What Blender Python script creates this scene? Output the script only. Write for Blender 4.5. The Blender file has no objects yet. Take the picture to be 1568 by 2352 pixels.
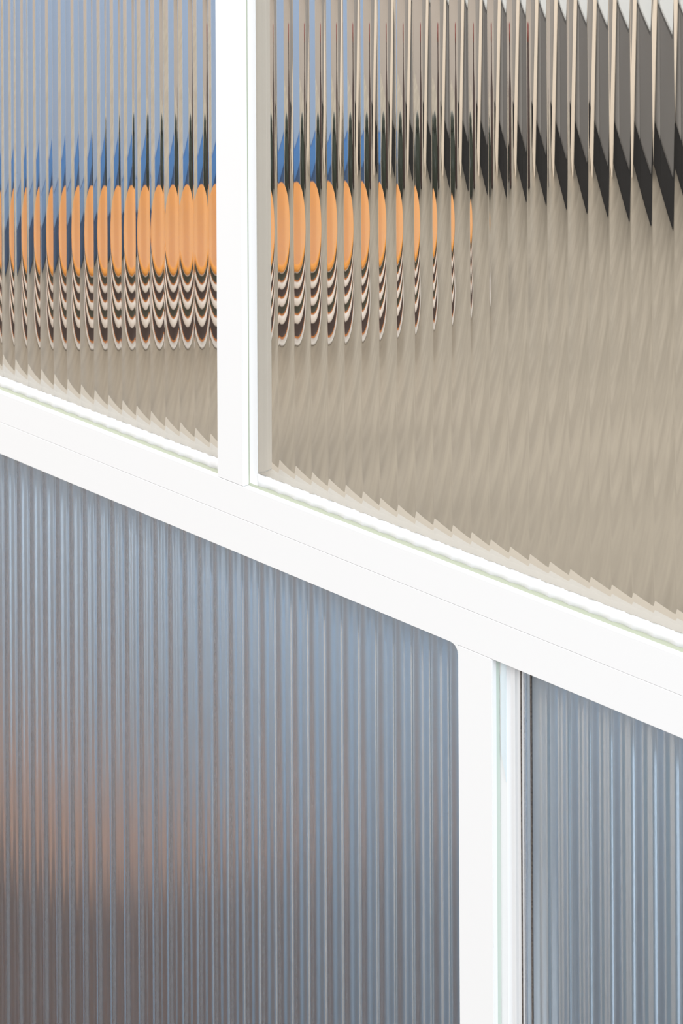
import bpy, bmesh, math, random
from mathutils import Matrix, Vector

random.seed(7)
scene = bpy.context.scene
col = scene.collection

# ------------------------------------------------------------------ camera
F = 5500.0                              # focal length in pixels of the 1568 px wide frame
TH = math.atan(F / 5369.0)              # heading of the camera against the glass wall
D0 = 1.172                              # distance to the glass along the view axis
ROLL = 0.005
CAMZ = 1.42
fw = Vector((-math.sin(TH), math.cos(TH), 0))
rt = Vector((math.cos(TH), math.sin(TH), 0))
up = Vector((0, 0, 1))
CAM = Vector((D0 * math.sin(TH), -D0 * math.cos(TH), CAMZ))

cd = bpy.data.cameras.new('camera')
cam = bpy.data.objects.new('camera', cd)
col.objects.link(cam)
cd.sensor_fit = 'HORIZONTAL'
cd.sensor_width = 24.0
cd.lens = 24.0 * F / 1568.0
cd.shift_x = 0.0
cd.shift_y = -(1176.0 + 900.0) / 1568.0
cd.clip_start = 0.05
cd.clip_end = 60
cd.dof.use_dof = True
cd.dof.focus_distance = 1.17
cd.dof.aperture_fstop = 32
X = (rt - ROLL * up).normalized()
Y = (up + ROLL * rt).normalized()
Zx = -fw
M = Matrix((X, Y, Zx)).transposed().to_4x4()
M.translation = CAM
cam.matrix_world = M
scene.camera = cam

# ------------------------------------------------------------------ light
w = bpy.data.worlds.new('world')
scene.world = w
w.use_nodes = True
bg = w.node_tree.nodes['Background']
bg.inputs[0].default_value = (0.975, 0.985, 1.0, 1)
bg.inputs[1].default_value = 1.26


def area(name, loc, target, sx, sy, power, color):
    ld = bpy.data.lights.new(name, 'AREA')
    ld.shape = 'RECTANGLE'
    ld.size, ld.size_y = sx, sy
    ld.energy = power
    ld.color = color
    o = bpy.data.objects.new(name, ld)
    col.objects.link(o)
    o.location = loc
    o.rotation_euler = (Vector(target) - Vector(loc)).to_track_quat('-Z', 'Y').to_euler()
    return o


area('cool_side_fill', (2.6, -0.6, 1.8), (-0.1, 0.0, 0.9), 1.0, 1.6, 40, (0.82, 0.92, 1.0))  # added cool fill from an unseen source, tints one flank of the ribs
area('warm_side_fill', (-3.0, -0.9, 1.66), (-0.1, 0.0, 0.9), 1.2, 1.8, 34, (1.0, 0.84, 0.70))  # added warm fill opposite the cool one, unseen, for rib contrast
area('front_top_fill', (-0.2, -2.4, 3.0), (-0.05, 0.0, 0.95), 2.0, 1.2, 24, (1.0, 0.99, 0.985))  # unseen overhead light added to brighten the frame front
area('under_counter_fill', (-0.6, 0.20, 0.878), (-0.6, 0.30, 0.3), 3.4, 0.03, 11, (0.91, 0.97, 1.0))  # unseen strip added to brighten the boards behind the lower panes

scene.view_settings.view_transform = 'Standard'
scene.view_settings.look = 'None'
scene.view_settings.exposure = 0.0
scene.view_settings.gamma = 1.0
scene.view_settings.use_curve_mapping = False
scene.cycles.max_bounces = 14
scene.cycles.transmission_bounces = 10
scene.cycles.diffuse_bounces = 4
scene.cycles.glossy_bounces = 4
scene.cycles.caustics_refractive = True
scene.cycles.caustics_reflective = True
scene.cycles.sample_clamp_indirect = 6.0


# ------------------------------------------------------------------ helpers
def srgb(r, g, b):
    f = lambda c: (c / 255 / 12.92) if c / 255 <= 0.04045 else ((c / 255 + 0.055) / 1.055) ** 2.4
    return (f(r), f(g), f(b), 1)


def mat(name, color, rough=0.5, metal=0.0, coat=0.0, noise=None, turn=False):
    m = bpy.data.materials.new(name)
    m.use_nodes = True
    nt = m.node_tree
    p = nt.nodes['Principled BSDF']
    p.inputs['Base Color'].default_value = color
    p.inputs['Roughness'].default_value = rough
    p.inputs['Metallic'].default_value = metal
    p.inputs['Coat Weight'].default_value = coat
    if noise:
        scale, color2, stretch = noise
        tc = nt.nodes.new('ShaderNodeTexCoord')
        mp = nt.nodes.new('ShaderNodeMapping')
        mp.inputs['Scale'].default_value = stretch
        mp.inputs['Rotation'].default_value = (0, 0, -TH if turn else 0)
        n = nt.nodes.new('ShaderNodeTexNoise')
        n.inputs['Scale'].default_value = scale
        n.inputs['Detail'].default_value = 6
        r = nt.nodes.new('ShaderNodeValToRGB')
        r.color_ramp.elements[0].position = 0.35
        r.color_ramp.elements[1].position = 0.65
        r.color_ramp.elements[0].color = color2
        r.color_ramp.elements[1].color = color
        nt.links.new(tc.outputs['Object'], mp.inputs[0])
        nt.links.new(mp.outputs[0], n.inputs['Vector'])
        nt.links.new(n.outputs['Fac'], r.inputs[0])
        nt.links.new(r.outputs[0], p.inputs['Base Color'])
    return m


def link(name, me, m=None, parent=None):
    o = bpy.data.objects.new(name, me)
    col.objects.link(o)
    if m:
        me.materials.append(m)
    if parent:
        o.parent = parent
    return o


def mesh_of(bm, name, smooth=False):
    bmesh.ops.recalc_face_normals(bm, faces=bm.faces)
    me = bpy.data.meshes.new(name)
    bm.to_mesh(me)
    bm.free()
    if smooth:
        for p in me.polygons:
            p.use_smooth = True
    return me


def box(name, lo, hi, m, parent=None, bevel=0.0):
    bm = bmesh.new()
    bmesh.ops.create_cube(bm, size=1)
    for v in bm.verts:
        v.co = Vector([(lo[i] + hi[i]) / 2 + v.co[i] * (hi[i] - lo[i]) for i in range(3)])
    if bevel:
        bmesh.ops.bevel(bm, geom=bm.edges[:], offset=bevel, segments=2, affect='EDGES')
    return link(name, mesh_of(bm, name), m, parent)


def extrude(name, pts, a, b, axis, m, parent=None, bevel=0.0):
    """polygon pts extruded from a to b along axis; for 'z' pts are (x, y), for 'x' pts are (y, z), for 'y' (x, z)"""
    bm = bmesh.new()

    def co(p, t):
        return {'z': (p[0], p[1], t), 'x': (t, p[0], p[1]), 'y': (p[0], t, p[1])}[axis]
    A = [bm.verts.new(co(p, a)) for p in pts]
    B = [bm.verts.new(co(p, b)) for p in pts]
    bm.faces.new(A)
    bm.faces.new(B[::-1])
    n = len(pts)
    for i in range(n):
        bm.faces.new((A[i], B[i], B[(i + 1) % n], A[(i + 1) % n]))
    if bevel:
        bmesh.ops.bevel(bm, geom=bm.edges[:], offset=bevel, segments=2, affect='EDGES')
    return link(name, mesh_of(bm, name), m, parent)


def lathe(name, prof, m, parent=None, seg=96, smooth=True, center=(0, 0)):
    bm = bmesh.new()
    rings = []
    for r, z in prof:
        if r < 1e-6:
            rings.append([bm.verts.new((center[0], center[1], z))])
        else:
            rings.append([bm.verts.new((center[0] + r * math.cos(2 * math.pi * k / seg),
                                        center[1] + r * math.sin(2 * math.pi * k / seg), z)) for k in range(seg)])
    for a, b in zip(rings, rings[1:]):
        for k in range(seg):
            j = (k + 1) % seg
            if len(a) == 1:
                bm.faces.new((a[0], b[k], b[j]))
            elif len(b) == 1:
                bm.faces.new((a[k], b[0], a[j]))
            else:
                bm.faces.new((a[k], b[k], b[j], a[j]))
    return link(name, mesh_of(bm, name, smooth), m, parent)


def empty(name, loc):
    o = bpy.data.objects.new(name, None)
    o.empty_display_size = 0.05
    col.objects.link(o)
    o.location = loc
    return o


def tag(o, label, cat, group=None, kind=None):
    o['label'] = label
    o['category'] = cat
    if group:
        o['group'] = group
    if kind:
        o['kind'] = kind
    return o


def on_height(px, py, z):
    """point at world height z that the undeviated sight line through a photo pixel meets"""
    dx, dy = px - 784, py + 900
    a, b = dx - ROLL * dy, dy + ROLL * dx
    t = (CAMZ - z) / (b / F)
    p = CAM + (fw + rt * a / F) * t
    return p.x, p.y


# ------------------------------------------------------------------ materials
white = mat('white_paint', (0.89, 0.89, 0.89, 1), 0.42)
shade_white = mat('painted_shade_ivory', srgb(238, 230, 220), 0.5)  # ivory stands for the white frame paint in shade
sill_shade = mat('painted_shade_beige', srgb(224, 210, 192), 0.5)  # beige stands for the same white paint in deeper shade
sealant = mat('pale_green_sealant', srgb(176, 182, 162), 0.35)
smearm = mat('dried_sealant', srgb(226, 236, 240), 0.3)
gasketm = mat('dark_gasket', srgb(62, 56, 54), 0.7, noise=(900, srgb(110, 100, 92), (1, 1, 1)))


def glass_mat(name, rough, tint):
    m = bpy.data.materials.new(name)
    m.use_nodes = True
    nt = m.node_tree
    nt.nodes.clear()
    o = nt.nodes.new('ShaderNodeOutputMaterial')
    g = nt.nodes.new('ShaderNodeBsdfGlass')
    g.inputs['IOR'].default_value = 1.5
    g.inputs['Roughness'].default_value = rough
    g.inputs['Color'].default_value = tint
    nt.links.new(g.outputs[0], o.inputs[0])
    return m


clear = glass_mat('clear_reeded_glass', 0.0, (0.985, 0.99, 0.985, 1))


def frosted(name, rough, share, color, tint):
    m = bpy.data.materials.new(name)
    m.use_nodes = True
    nt = m.node_tree
    nt.nodes.clear()
    o = nt.nodes.new('ShaderNodeOutputMaterial')
    g = nt.nodes.new('ShaderNodeBsdfGlass')
    g.inputs['IOR'].default_value = 1.5
    g.inputs['Roughness'].default_value = rough
    g.inputs['Color'].default_value = tint
    d = nt.nodes.new('ShaderNodeBsdfDiffuse')
    d.inputs['Color'].default_value = color
    mx = nt.nodes.new('ShaderNodeMixShader')
    mx.inputs[0].default_value = share
    nt.links.new(g.outputs[0], mx.inputs[1])
    nt.links.new(d.outputs[0], mx.inputs[2])
    nt.links.new(mx.outputs[0], o.inputs[0])
    return m


film = frosted('frosted_back', 0.28, 0.05, srgb(160, 172, 184), (0.90, 0.94, 0.97, 1))
tinted = frosted('satin_ribs', 0.05, 0.09, srgb(150, 160, 170), (0.95, 0.97, 1.0, 1))

# ------------------------------------------------------------------ glazed partition
YG0, YG1 = 0.0045, 0.0105               # front ridge plane and back plane of the glass
ZT = CAMZ - 0.4496                      # top of the rail's front face
part = empty('window_1', (0, 0, 0))
tag(part, 'white steel framed partition with reeded glass panes above and frosted ribbed panes below the sloping rail',
    'glass partition', kind='structure')


def reeded_pane(name, x0, x1, z0, z1, ridge, pitch, h, m, flat_left=None, cap=0.07, back=None):
    """closed glass slab; concave flutes cut in its front, every ridge softly rounded"""
    pts = []                            # (x, y) along the front, left to right
    flags = []
    start = flat_left if flat_left is not None else x0
    if flat_left is not None:
        pts.append((x0, YG0)); flags.append(True)
        pts.append((flat_left - 0.0004, YG0)); flags.append(True)
    n = 30
    k = math.floor((start - ridge) / pitch)
    s = 4 * h / pitch                   # slope at the flute's edge
    hw = cap * pitch / 2
    while ridge + k * pitch < x1:
        xa = ridge + k * pitch
        for i in range(n):
            u = i / n
            x = xa + u * pitch
            if x < start - 1e-7 or x > x1:
                continue
            d = min(u, 1 - u) * pitch
            y = h * 4 * u * (1 - u)
            if d < hw:                  # rounded crest
                ye = h * 4 * (hw / pitch) * (1 - hw / pitch)
                y = ye * (0.5 + 0.5 * (d / hw) ** 2)
            if back:                    # the frosted panes carry a finer double rib
                y += 0.00045 * (0.5 - 0.5 * math.cos(4 * math.pi * u))
            pts.append((x, YG0 + y)); flags.append(False)
        for e in (-hw, -hw * 0.5, hw * 0.5, hw):
            x = xa + e
            if start < x < x1:
                d = abs(e)
                ye = h * 4 * (hw / pitch) * (1 - hw / pitch)
                pts.append((x, YG0 + ye * (0.5 + 0.5 * (d / hw) ** 2))); flags.append(False)
        k += 1
    pts.sort()
    clean = [pts[0]]
    for p in pts[1:]:
        if p[0] - clean[-1][0] > 4e-5:
            clean.append(p)
    pts = clean
    bm = bmesh.new()
    lo = [bm.verts.new((x, y, z0)) for x, y in pts]
    hi = [bm.verts.new((x, y, z1)) for x, y in pts]
    lob = [bm.verts.new((x, YG1, z0)) for x, y in pts]
    hib = [bm.verts.new((x, YG1, z1)) for x, y in pts]
    front, rear = [], []
    for i in range(len(pts) - 1):
        front.append(bm.faces.new((lo[i], lo[i + 1], hi[i + 1], hi[i])))
        rear.append(bm.faces.new((lob[i + 1], lob[i], hib[i], hib[i + 1])))
        bm.faces.new((lo[i + 1], lo[i], lob[i], lob[i + 1]))
        bm.faces.new((hi[i], hi[i + 1], hib[i + 1], hib[i]))
    bm.faces.new((lo[0], hi[0], hib[0], lob[0]))
    bm.faces.new((hi[-1], lo[-1], lob[-1], hib[-1]))
    for f in front:
        f.smooth = True
    if back:
        for f in rear:
            f.material_index = 1
    for e in bm.edges:
        fs = e.link_faces
        if len(fs) == 2 and (fs[0] in front) != (fs[1] in front):
            e.smooth = False
    fs = set(front)
    for e in bm.edges:
        if len(e.link_faces) == 2 and not all(f in fs for f in e.link_faces):
            e.smooth = False
    bmesh.ops.recalc_face_normals(bm, faces=bm.faces)
    me = bpy.data.meshes.new(name)
    bm.to_mesh(me)
    bm.free()
    o = link(name, me, m, part)
    if back:
        me.materials.append(back)
    return o


H_FL = 0.0006
H_LOW = 0.0009
ZB = CAMZ - 0.4847                      # underside of the rail
ZTOP, ZBOT = CAMZ - 0.12, CAMZ - 1.05
XL, XR = -0.62, 0.42                    # how far the partition runs past the frame
p1 = reeded_pane('pane', XL, -0.0953, ZT + 0.0001, ZTOP, -0.2150, 0.0121, H_FL, clear)
p2 = reeded_pane('pane', -0.0751, XR, ZT + 0.0001, ZTOP, -0.0172, 0.0120, H_FL, clear, flat_left=-0.0652)
p3 = reeded_pane('pane', XL, 0.0741, ZBOT, ZB - 0.0001, 0.0290, 0.01215, H_LOW, tinted, back=film)
p4 = reeded_pane('pane', 0.1098, XR, ZBOT, ZB - 0.0001, 0.1515, 0.0122, H_LOW, tinted, back=film)
p1['label'] = 'clear reeded glass pane left of the upper mullion'
p2['label'] = 'clear reeded glass pane right of the upper mullion'
p3['label'] = 'frosted blue grey ribbed pane left of the lower mullion'
p4['label'] = 'frosted blue grey ribbed pane right of the lower mullion'


def section(front, back_lo, back_hi, core):
    """I-shaped cross-section (u across, y deep) with slots for the glass"""
    a, b = front
    c0, c1 = core
    return [(a, 0.0), (b, 0.0), (b, YG1 + 0.0001), (back_hi, YG1 + 0.0001),
            (back_hi, 0.0215), (back_lo, 0.0215), (back_lo, YG1 + 0.0001), (a, YG1 + 0.0001)]


# upper mullion, lower mullion
extrude('mullion', section((-0.0952, -0.0752), -0.0953, -0.0740, (-0.0905, -0.0795)), ZT + 0.0002, ZTOP, 'z', white, part, 0.0003)
extrude('mullion', section((0.0742, 0.0958), 0.0741, 0.0959, (0.079, 0.0945)), ZBOT, ZB - 0.0002, 'z', white, part, 0.0003)
# rail: an upper and a lower bar that meet in a hairline joint
zj = CAMZ - 0.4665
e_ = 0.00008
up_sec = [(0.0, ZT), (0.0, zj + e_), (0.0120, zj + e_), (0.0120, ZT + 0.0050), (YG1 + 0.0001, ZT + 0.0050), (YG1 + 0.0001, ZT)]
extrude('rail', up_sec, XL, XR, 'x', white, part, 0.0002)
lo_sec = [(0.0, ZB), (0.0120, ZB), (0.0120, zj - e_), (0.0, zj - e_)]
extrude('rail', lo_sec, XL, XR, 'x', white, part, 0.0002)
# stepped inner sill behind the rail, frame shade put into its ivory and beige
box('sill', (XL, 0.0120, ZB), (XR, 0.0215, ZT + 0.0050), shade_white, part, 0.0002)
box('sill', (XL, 0.0215, ZB), (XR, 0.0310, ZT + 0.0035), sill_shade, part, 0.0004)
box('mullion_shade_strip', (-0.0740, YG1 + 0.0003, ZT + 0.0055), (-0.0736, 0.0215, ZTOP), shade_white, part)  # added strip, its ivory imitates indirect light on the mullion side
box('head_rail', (XL, 0.0, ZTOP), (XR, 0.0215, ZTOP + 0.03), white, part, 0.0003)
box('bottom_rail', (XL, 0.0, ZBOT - 0.03), (XR, 0.0215, ZBOT), white, part, 0.0003)
box('end_post', (XL - 0.03, 0.0, 0.0), (XL, 0.0215, 2.4), white, part, 0.0003)
box('end_post', (XR, 0.0, 0.0), (XR + 0.03, 0.0215, 2.4), white, part, 0.0003)
box('kick_panel', (XL, 0.002, 0.0), (XR, 0.019, ZBOT - 0.03), white, part)

# white glazing compound pressed onto the ribs along the frame
def rib_depth(x, ridge, pitch, h, cap=0.07):
    u = ((x - ridge) / pitch) % 1.0
    hw = cap / 2
    d = min(u, 1 - u)
    if d < hw:
        return h * 4 * hw * (1 - hw) * (0.5 + 0.5 * (d / hw) ** 2)
    return h * 4 * u * (1 - u)


def compound(x0, x1, z0, z1, ridge, pitch, h, start):
    n = int((x1 - x0) / 0.0006) + 2
    bm = bmesh.new()
    F_, K_ = [], []
    for i in range(n):
        x = x0 + (x1 - x0) * i / (n - 1)
        y = YG0 + (rib_depth(x, ridge, pitch, h) if x >= start else 0.0)
        wob = 0.00018 * math.sin(x * 900) + 0.00012 * math.sin(x * 2300)
        F_.append((bm.verts.new((x, y - 0.0004, z0)), bm.verts.new((x, y - 0.0004, z1 + (wob if x1 - x0 > 0.02 else 0)))))
        K_.append((bm.verts.new((x, y - 0.00003, z0)), bm.verts.new((x, y - 0.00003, z1 + (wob if x1 - x0 > 0.02 else 0)))))
    for i in range(n - 1):
        bm.faces.new((F_[i][0], F_[i + 1][0], F_[i + 1][1], F_[i][1]))
        bm.faces.new((K_[i + 1][0], K_[i][0], K_[i][1], K_[i + 1][1]))
        bm.faces.new((F_[i][1], F_[i + 1][1], K_[i + 1][1], K_[i][1]))
        bm.faces.new((F_[i + 1][0], F_[i][0], K_[i][0], K_[i + 1][0]))
    bm.faces.new((F_[0][0], F_[0][1], K_[0][1], K_[0][0]))
    bm.faces.new((F_[-1][1], F_[-1][0], K_[-1][0], K_[-1][1]))
    link('glazing_compound', mesh_of(bm, 'glazing_compound', x1 - x0 > 0.02), white, part)


compound(XL, -0.0954, ZT + 0.0013, ZT + 0.0072, -0.2150, 0.0121, H_FL, -9)
compound(-0.0690, XR, ZT + 0.0013, ZT + 0.0072, -0.0172, 0.0120, H_FL, -0.0652)
compound(-0.0750, -0.0690, ZT + 0.0003, ZTOP, -0.0172, 0.0120, H_FL, -0.0652)

# narrow sealant beads where the glass meets the frame
extrude('sealant_bead', [(YG0 - 0.0009, ZT), (YG0 + 0.0006, ZT), (YG0 + 0.0006, ZT + 0.0015), (YG0 - 0.0005, ZT + 0.0012)], XL, -0.0953, 'x', sealant, part)
extrude('sealant_bead', [(YG0 - 0.0009, ZT), (YG0 + 0.0006, ZT), (YG0 + 0.0006, ZT + 0.0015), (YG0 - 0.0005, ZT + 0.0012)], -0.0752, XR, 'x', sealant, part)
extrude('sealant_bead', [(-0.0752, YG0 - 0.0008), (-0.0752, YG0), (-0.0744, YG0)], ZT, ZTOP, 'z', sealant, part)
extrude('sealant_bead', [(0.0958, 0.0028), (0.0964, 0.0045), (0.0958, 0.0045)], ZBOT, ZB, 'z', mat('grey_green_sealant', srgb(196, 208, 198), 0.4), part)
stop = [(0.0959, 0.0046), (0.1006, 0.0046), (0.1014, 0.0066), (0.1032, 0.0068), (0.1038, 0.0058), (0.1046, 0.0058), (0.1052, 0.0070),
        (0.1092, 0.0074), (0.1092, 0.0215), (0.0959, 0.0215)]
extrude('glazing_stop', stop, ZBOT, ZB - 0.0002, 'z', white, part)
box('gasket', (0.1092, YG0 - 0.0002, ZBOT), (0.1097, YG0 + 0.0003, ZB - 0.0002), gasketm, part)
box('gasket', (0.1151, YG0 - 0.0002, ZBOT), (0.1157, YG0 + 0.0008, ZB - 0.0002), gasketm, part)

# dried smear of sealant with a wavy edge down the margin
bm = bmesh.new()
zs = [ZB - 0.0005 - i * 0.0020 for i in range(29)]
L, R = [], []
for i, z in enumerate(zs):
    t = i / 28
    wv = 0.0004 * math.sin(i * 0.9) + 0.0003 * math.sin(i * 2.3 + 1)
    xl = 0.0972 + wv * (1 - t) + (0.0 if t < 0.78 else (t - 0.78) * 0.016)
    if i == 0:
        xl += 0.0012
    L.append((min(xl, 0.1002), z))
    R.append((0.1004, z))
fr = [bm.verts.new((x, YG0 - 0.0003, z)) for x, z in L + R[::-1]]
bk = [bm.verts.new((x, YG0 + 0.0002, z)) for x, z in L + R[::-1]]
bm.faces.new(fr)
bm.faces.new(bk[::-1])
for i in range(len(fr)):
    j = (i + 1) % len(fr)
    bm.faces.new((fr[i], bk[i], bk[j], fr[j]))
link('sealant_smear', mesh_of(bm, 'sealant_smear'), smearm, part)

# rounded weld in the top right corner of the lower left pane
r = 0.0042
pts = [(0.0742, ZB), (0.0742 - r, ZB)]
for i in range(1, 9):
    a = math.pi / 2 * i / 8
    pts.append((0.0742 - r + r * math.sin(a), ZB - r + r * math.cos(a)))
extrude('corner_weld', pts, 0.0, YG0 - 0.0002, 'y', white, part)

# ------------------------------------------------------------------ room behind the glass
greige = mat('greige_wall_paint', srgb(216, 202, 188), 0.8)
floorm = mat('grey_floor', srgb(92, 86, 80), 0.7)
fl = box('floor', (-14, -14, -0.05), (6, 3.2, 0.0), floorm)
tag(fl, 'plain grey floor under the partition and the counter', 'floor', kind='structure')
wb = box('wall_back', (-4, 1.75, 0.0), (3, 1.83, 2.4), greige)
tag(wb, 'plain greige wall behind the counter', 'wall', kind='structure')

CZ = 0.90
tr = box('trim_1', (-4, 1.70, 0.87), (3, 1.75, 2.4), mat('white_panel', srgb(236, 234, 228), 0.6))
tag(tr, 'white panelled upper wall behind the counter', 'wall panel', kind='structure')
woodm = mat('pale_wood', srgb(174, 160, 141), 0.5, noise=(1.0, srgb(156, 143, 125), (34, 6, 6)), turn=True)
counter = empty('counter', (0, 0, 0))
tag(counter, 'long pale wooden counter standing behind the glass on blue grey end panels', 'counter')
box('countertop', (-2.6, 0.0825, CZ - 0.016), (1.3, 0.95, CZ), woodm, counter, 0.002)
cols = [(130, 144, 158), (188, 176, 166), (104, 116, 124), (186, 198, 210), (150, 140, 132), (136, 156, 176)]
x = -2.55
i = 0
while x < 1.25:
    wd = (0.16, 0.10, 0.13, 0.09, 0.12)[i % 5]
    c = cols[i % 6]
    box('back_board', (x, 0.40, 0.06), (min(x + wd, 1.26), 0.42, CZ - 0.0165), mat('board_%d' % i, srgb(*c), 0.6), counter)
    x += wd + 0.001
    i += 1
box('added_edge_strip', (-2.6, 0.080, CZ - 0.0155), (1.3, 0.0825, CZ - 0.0005), mat('edge_lightening', srgb(214, 220, 228), 0.5), counter)  # pale strip added to lighten the unlit counter edge
box('plinth', (-2.55, 0.38, 0.0), (1.25, 0.90, 0.06), mat('dark_plinth', srgb(70, 66, 62), 0.6), counter)
box('end_panel', (1.26, 0.16, 0.0), (1.29, 0.93, CZ - 0.0165), mat('end_panel_paint', srgb(150, 162, 176), 0.6), counter)
box('end_panel', (-2.59, 0.16, 0.0), (-2.56, 0.93, CZ - 0.0165), mat('end_panel_paint', srgb(150, 162, 176), 0.6), counter)

# orange tin; cream bands coloured as highlights, dark ones as groove shade
orange = mat('orange_lacquer', (0.80, 0.29, 0.025, 1), 0.32)
orange.node_tree.nodes['Principled BSDF'].inputs['Specular IOR Level'].default_value = 0.45
cream = mat('cream_highlight', srgb(245, 228, 214), 0.25)  # cream painted in for highlights on the glossy ribs
brown = mat('brown_groove_shade', srgb(72, 54, 48), 0.25)  # dark tone painted in for shaded grooves
olive = mat('olive_groove_shade', srgb(70, 66, 50), 0.25)  # second groove shade, painted in like the brown
amber = mat('amber_glaze', srgb(200, 120, 50), 0.25)
cx, cy = on_height(446, 521, CZ + 0.052)
reflection_disc = lathe('tin_reflection', [(0, 0), (0.131, 0), (0.132, 0.0012), (0.131, 0.0024), (0, 0.0024)], mat('reflection_tone', srgb(220, 208, 196), 0.5), None)  # added disc coloured as the tin's pale reflection on the counter
reflection_disc.location = (cx, cy, CZ + 0.0003)
tag(reflection_disc, 'thin pale disc coloured as the reflection of the orange tin', 'reflection_disc')
tin = empty('ribbed_tin', (cx, cy, CZ + 0.0030))
tag(tin, 'round orange lidded tin with rib highlights and groove shade coloured as side bands on the pale counter', 'tin')
R0 = 0.126
lathe('lid', [(0, 0.0510), (R0 * 0.90, 0.0508), (R0 * 0.93, 0.0516), (R0 * 0.97, 0.0524), (R0, 0.0515), (R0 + 0.001, 0.0495), (R0, 0.0478), (0, 0.0478)], orange, tin)
bands = [(0.0, 0.0014, amber), (0.0014, 0.0105, brown), (0.0105, 0.0165, cream), (0.0165, 0.0178, amber), (0.0178, 0.0230, olive),
         (0.0230, 0.0285, cream), (0.0285, 0.0298, amber), (0.0298, 0.0352, brown), (0.0352, 0.0402, cream), (0.0402, 0.0414, amber),
         (0.0414, 0.0464, olive), (0.0464, 0.0478, cream)]
for z0, z1, m in bands:
    bulge = 0.0012 if m is cream else (0.0 if m is amber else -0.0006)
    zm, hh = (z0 + z1) / 2, (z1 - z0) / 2
    prof = [(0, z0)] + [(R0 - 0.003 + bulge * math.cos(a), zm + hh * math.sin(a)) for a in [math.radians(t) for t in (-90, -60, -30, 0, 30, 60, 90)]] + [(0, z1)]
    lathe('band', prof, m, tin)


def slab(name, corners, z0, z1, m, parent=None, bevel=0.004):
    bm = bmesh.new()
    A = [bm.verts.new((x, y, z0)) for x, y in corners]
    B = [bm.verts.new((x, y, z1)) for x, y in corners]
    bm.faces.new(A[::-1]); bm.faces.new(B)
    n = len(A)
    for i in range(n):
        j = (i + 1) % n
        bm.faces.new((A[i], A[j], B[j], B[i]))
    bmesh.ops.bevel(bm, geom=bm.edges[:], offset=bevel, segments=3, affect='EDGES')
    return link(name, mesh_of(bm, name), m, parent)


# blue upright board at right angles to the glass
blue = mat('pale_blue_paint', srgb(160, 182, 212), 0.45)
navy = mat('navy_edge', srgb(62, 92, 130), 0.45)
vivid = mat('bright_blue_edge', srgb(84, 138, 200), 0.45)
for pa, pb, face, lab in (((-190, 648), (50, 590), mat('mid_blue_paint', srgb(132, 164, 204), 0.45), 'pale blue upright board with navy foot, nearer of the two behind the orange tin'),
                          ((255, 538), (560, 465), vivid, 'pale blue upright board with bright blue band, nearer to the dark green jar')):
    ax_, ay_ = on_height(pa[0], pa[1], CZ)
    ex_, ey_ = on_height(pb[0], pb[1], CZ)
    bb = empty('blue_divider', (ax_, ay_, CZ))
    bb.rotation_euler = (0, 0, math.atan2(ey_ - ay_, ex_ - ax_))
    ln = math.hypot(ex_ - ax_, ey_ - ay_)
    tag(bb, lab, 'divider')
    box('board', (0, 0.0, 0.0625), (ln, 0.022, 0.30), blue, bb, 0.002)
    box('band', (0, -0.001, 0.0352), (ln, 0.023, 0.0622), face, bb, 0.002)
    box('foot', (0, -0.003, 0.0005), (ln, 0.025, 0.035), navy, bb, 0.003)

# dark green jar right of the board
green = mat('dark_green_glaze', srgb(44, 50, 38), 0.2)
gx, gy = on_height(690, 440, CZ)
jar = empty('dark_jar', (gx, gy, CZ))
tag(jar, 'dark green black jar between the blue divider and the grey cabinets', 'jar')
lathe('body', [(0, 0.0005), (0.034, 0.0005), (0.045, 0.01), (0.048, 0.035), (0.036, 0.052), (0.026, 0.058), (0, 0.058)], green, jar, 48)
lathe('lid', [(0, 0.058), (0.027, 0.058), (0.028, 0.064), (0.012, 0.069), (0, 0.070)], green, jar, 48)

# slim dark bottle behind the jar
qx, qy = on_height(850, 425, CZ)
bo = empty('slim_bottle', (qx, qy, CZ))
tag(bo, 'slim dark brown bottle between the green jar and the leaning board', 'bottle')
bmat = mat('dark_brown_glass', srgb(70, 52, 46), 0.2)
lathe('body', [(0, 0.0005), (0.016, 0.0005), (0.018, 0.005), (0.018, 0.085), (0.009, 0.105), (0.008, 0.13), (0, 0.13)], bmat, bo, 40)
lathe('stopper', [(0, 0.1305), (0.009, 0.1305), (0.010, 0.145), (0, 0.147)], mat('red_brown_stopper', srgb(128, 60, 50), 0.4), bo, 32)

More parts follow.
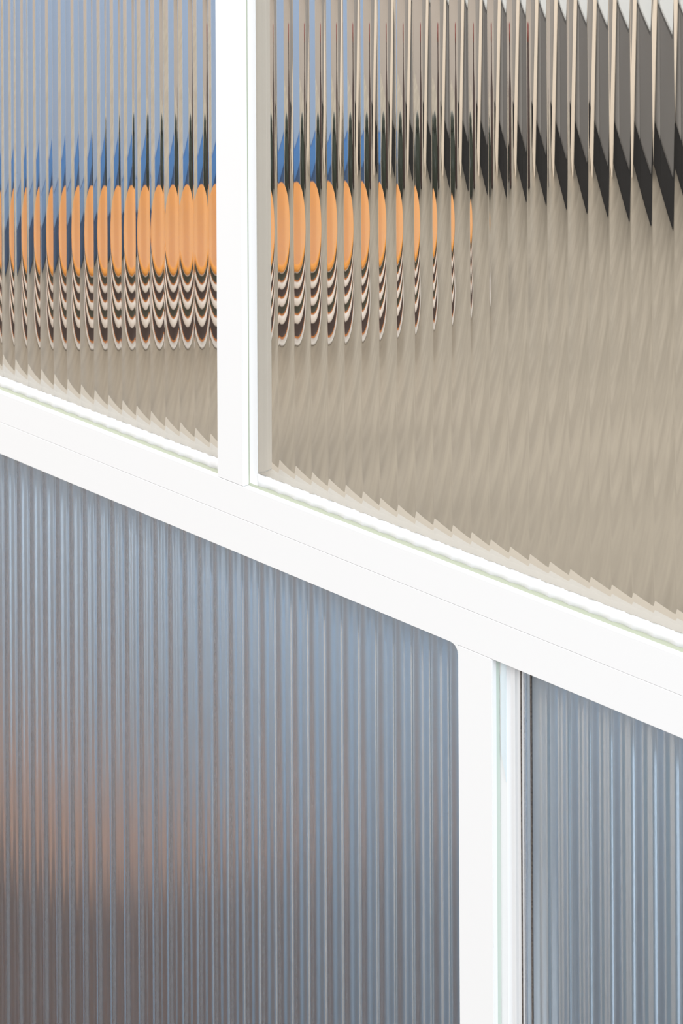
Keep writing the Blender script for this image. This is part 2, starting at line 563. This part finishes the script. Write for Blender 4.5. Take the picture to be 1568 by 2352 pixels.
# two grey bins with dark bases at the back right
greym = mat('mid_grey_metal', srgb(140, 135, 130), 0.35)
grey2 = mat('dark_grey_metal', srgb(106, 102, 98), 0.35)
darkm = mat('black_base', srgb(30, 28, 27), 0.8)
lightm = mat('light_grey_top', srgb(215, 216, 214), 0.5)


def on_plane_x(px, y):
    dx, dy = px - 784, 1300
    a = dx - ROLL * dy
    d = fw + rt * a / F
    return CAM.x + d.x * (y - CAM.y) / d.y


xa, xb = on_plane_x(940, 0.84), on_plane_x(1400, 0.84)
for nm, x0, x1, m, lab in (('bread_bin', xa, xb - 0.001, greym, 'mid grey bin with a black base beside the leaning board'),
                           ('bread_bin', xb + 0.001, xb + 0.75, grey2, 'dark grey bin with a black base at the right end of the counter')):
    ap = empty(nm, (x0, 0.84, CZ))
    tag(ap, lab, 'bin')
    wd = x1 - x0
    box('base', (0, 0.004, 0.0005), (wd, 0.10, 0.045), darkm, ap, 0.002)
    box('body', (0, 0, 0.045), (wd, 0.10, 0.165), m, ap, 0.004)
    box('lid', (0, -0.004, 0.165), (wd, 0.104, 0.20), lightm, ap, 0.003)

# pale wooden board leaning in front of the bins
lb = box('serving_board', (-0.03, -0.008, 0.0), (0.03, 0.008, 0.26), mat('pale_board_wood', srgb(222, 206, 186), 0.5), None, 0.003)
lb.location = (on_plane_x(1040, 0.80), 0.80, CZ + 0.002)
lb.rotation_euler = (math.radians(-6), math.radians(28), 0)
tag(lb, 'pale wooden board leaning aslant against the grey bin', 'board')

# brown crate under the counter
cr = empty('brown_crate', (on_plane_x(-350, 0.16), 0.12, 0))
tag(cr, 'dark brown crate blurred behind the lower left frosted pane', 'crate')
box('body', (-0.6, 0, 0.001), (0.36, 0.09, CAMZ - 0.815), mat('brown_leather', srgb(112, 66, 32), 0.55), cr, 0.01)
box('lid', (-0.61, -0.01, CAMZ - 0.815), (0.37, 0.10, CAMZ - 0.80), mat('tan_leather', srgb(120, 76, 42), 0.55), cr, 0.006)

for nm in ('black_base', 'dark_green_glaze', 'dark_brown_glass', 'brown_groove_shade', 'olive_groove_shade', 'brown_leather'):
    bpy.data.materials[nm].node_tree.nodes['Principled BSDF'].inputs['Specular IOR Level'].default_value = 0.15
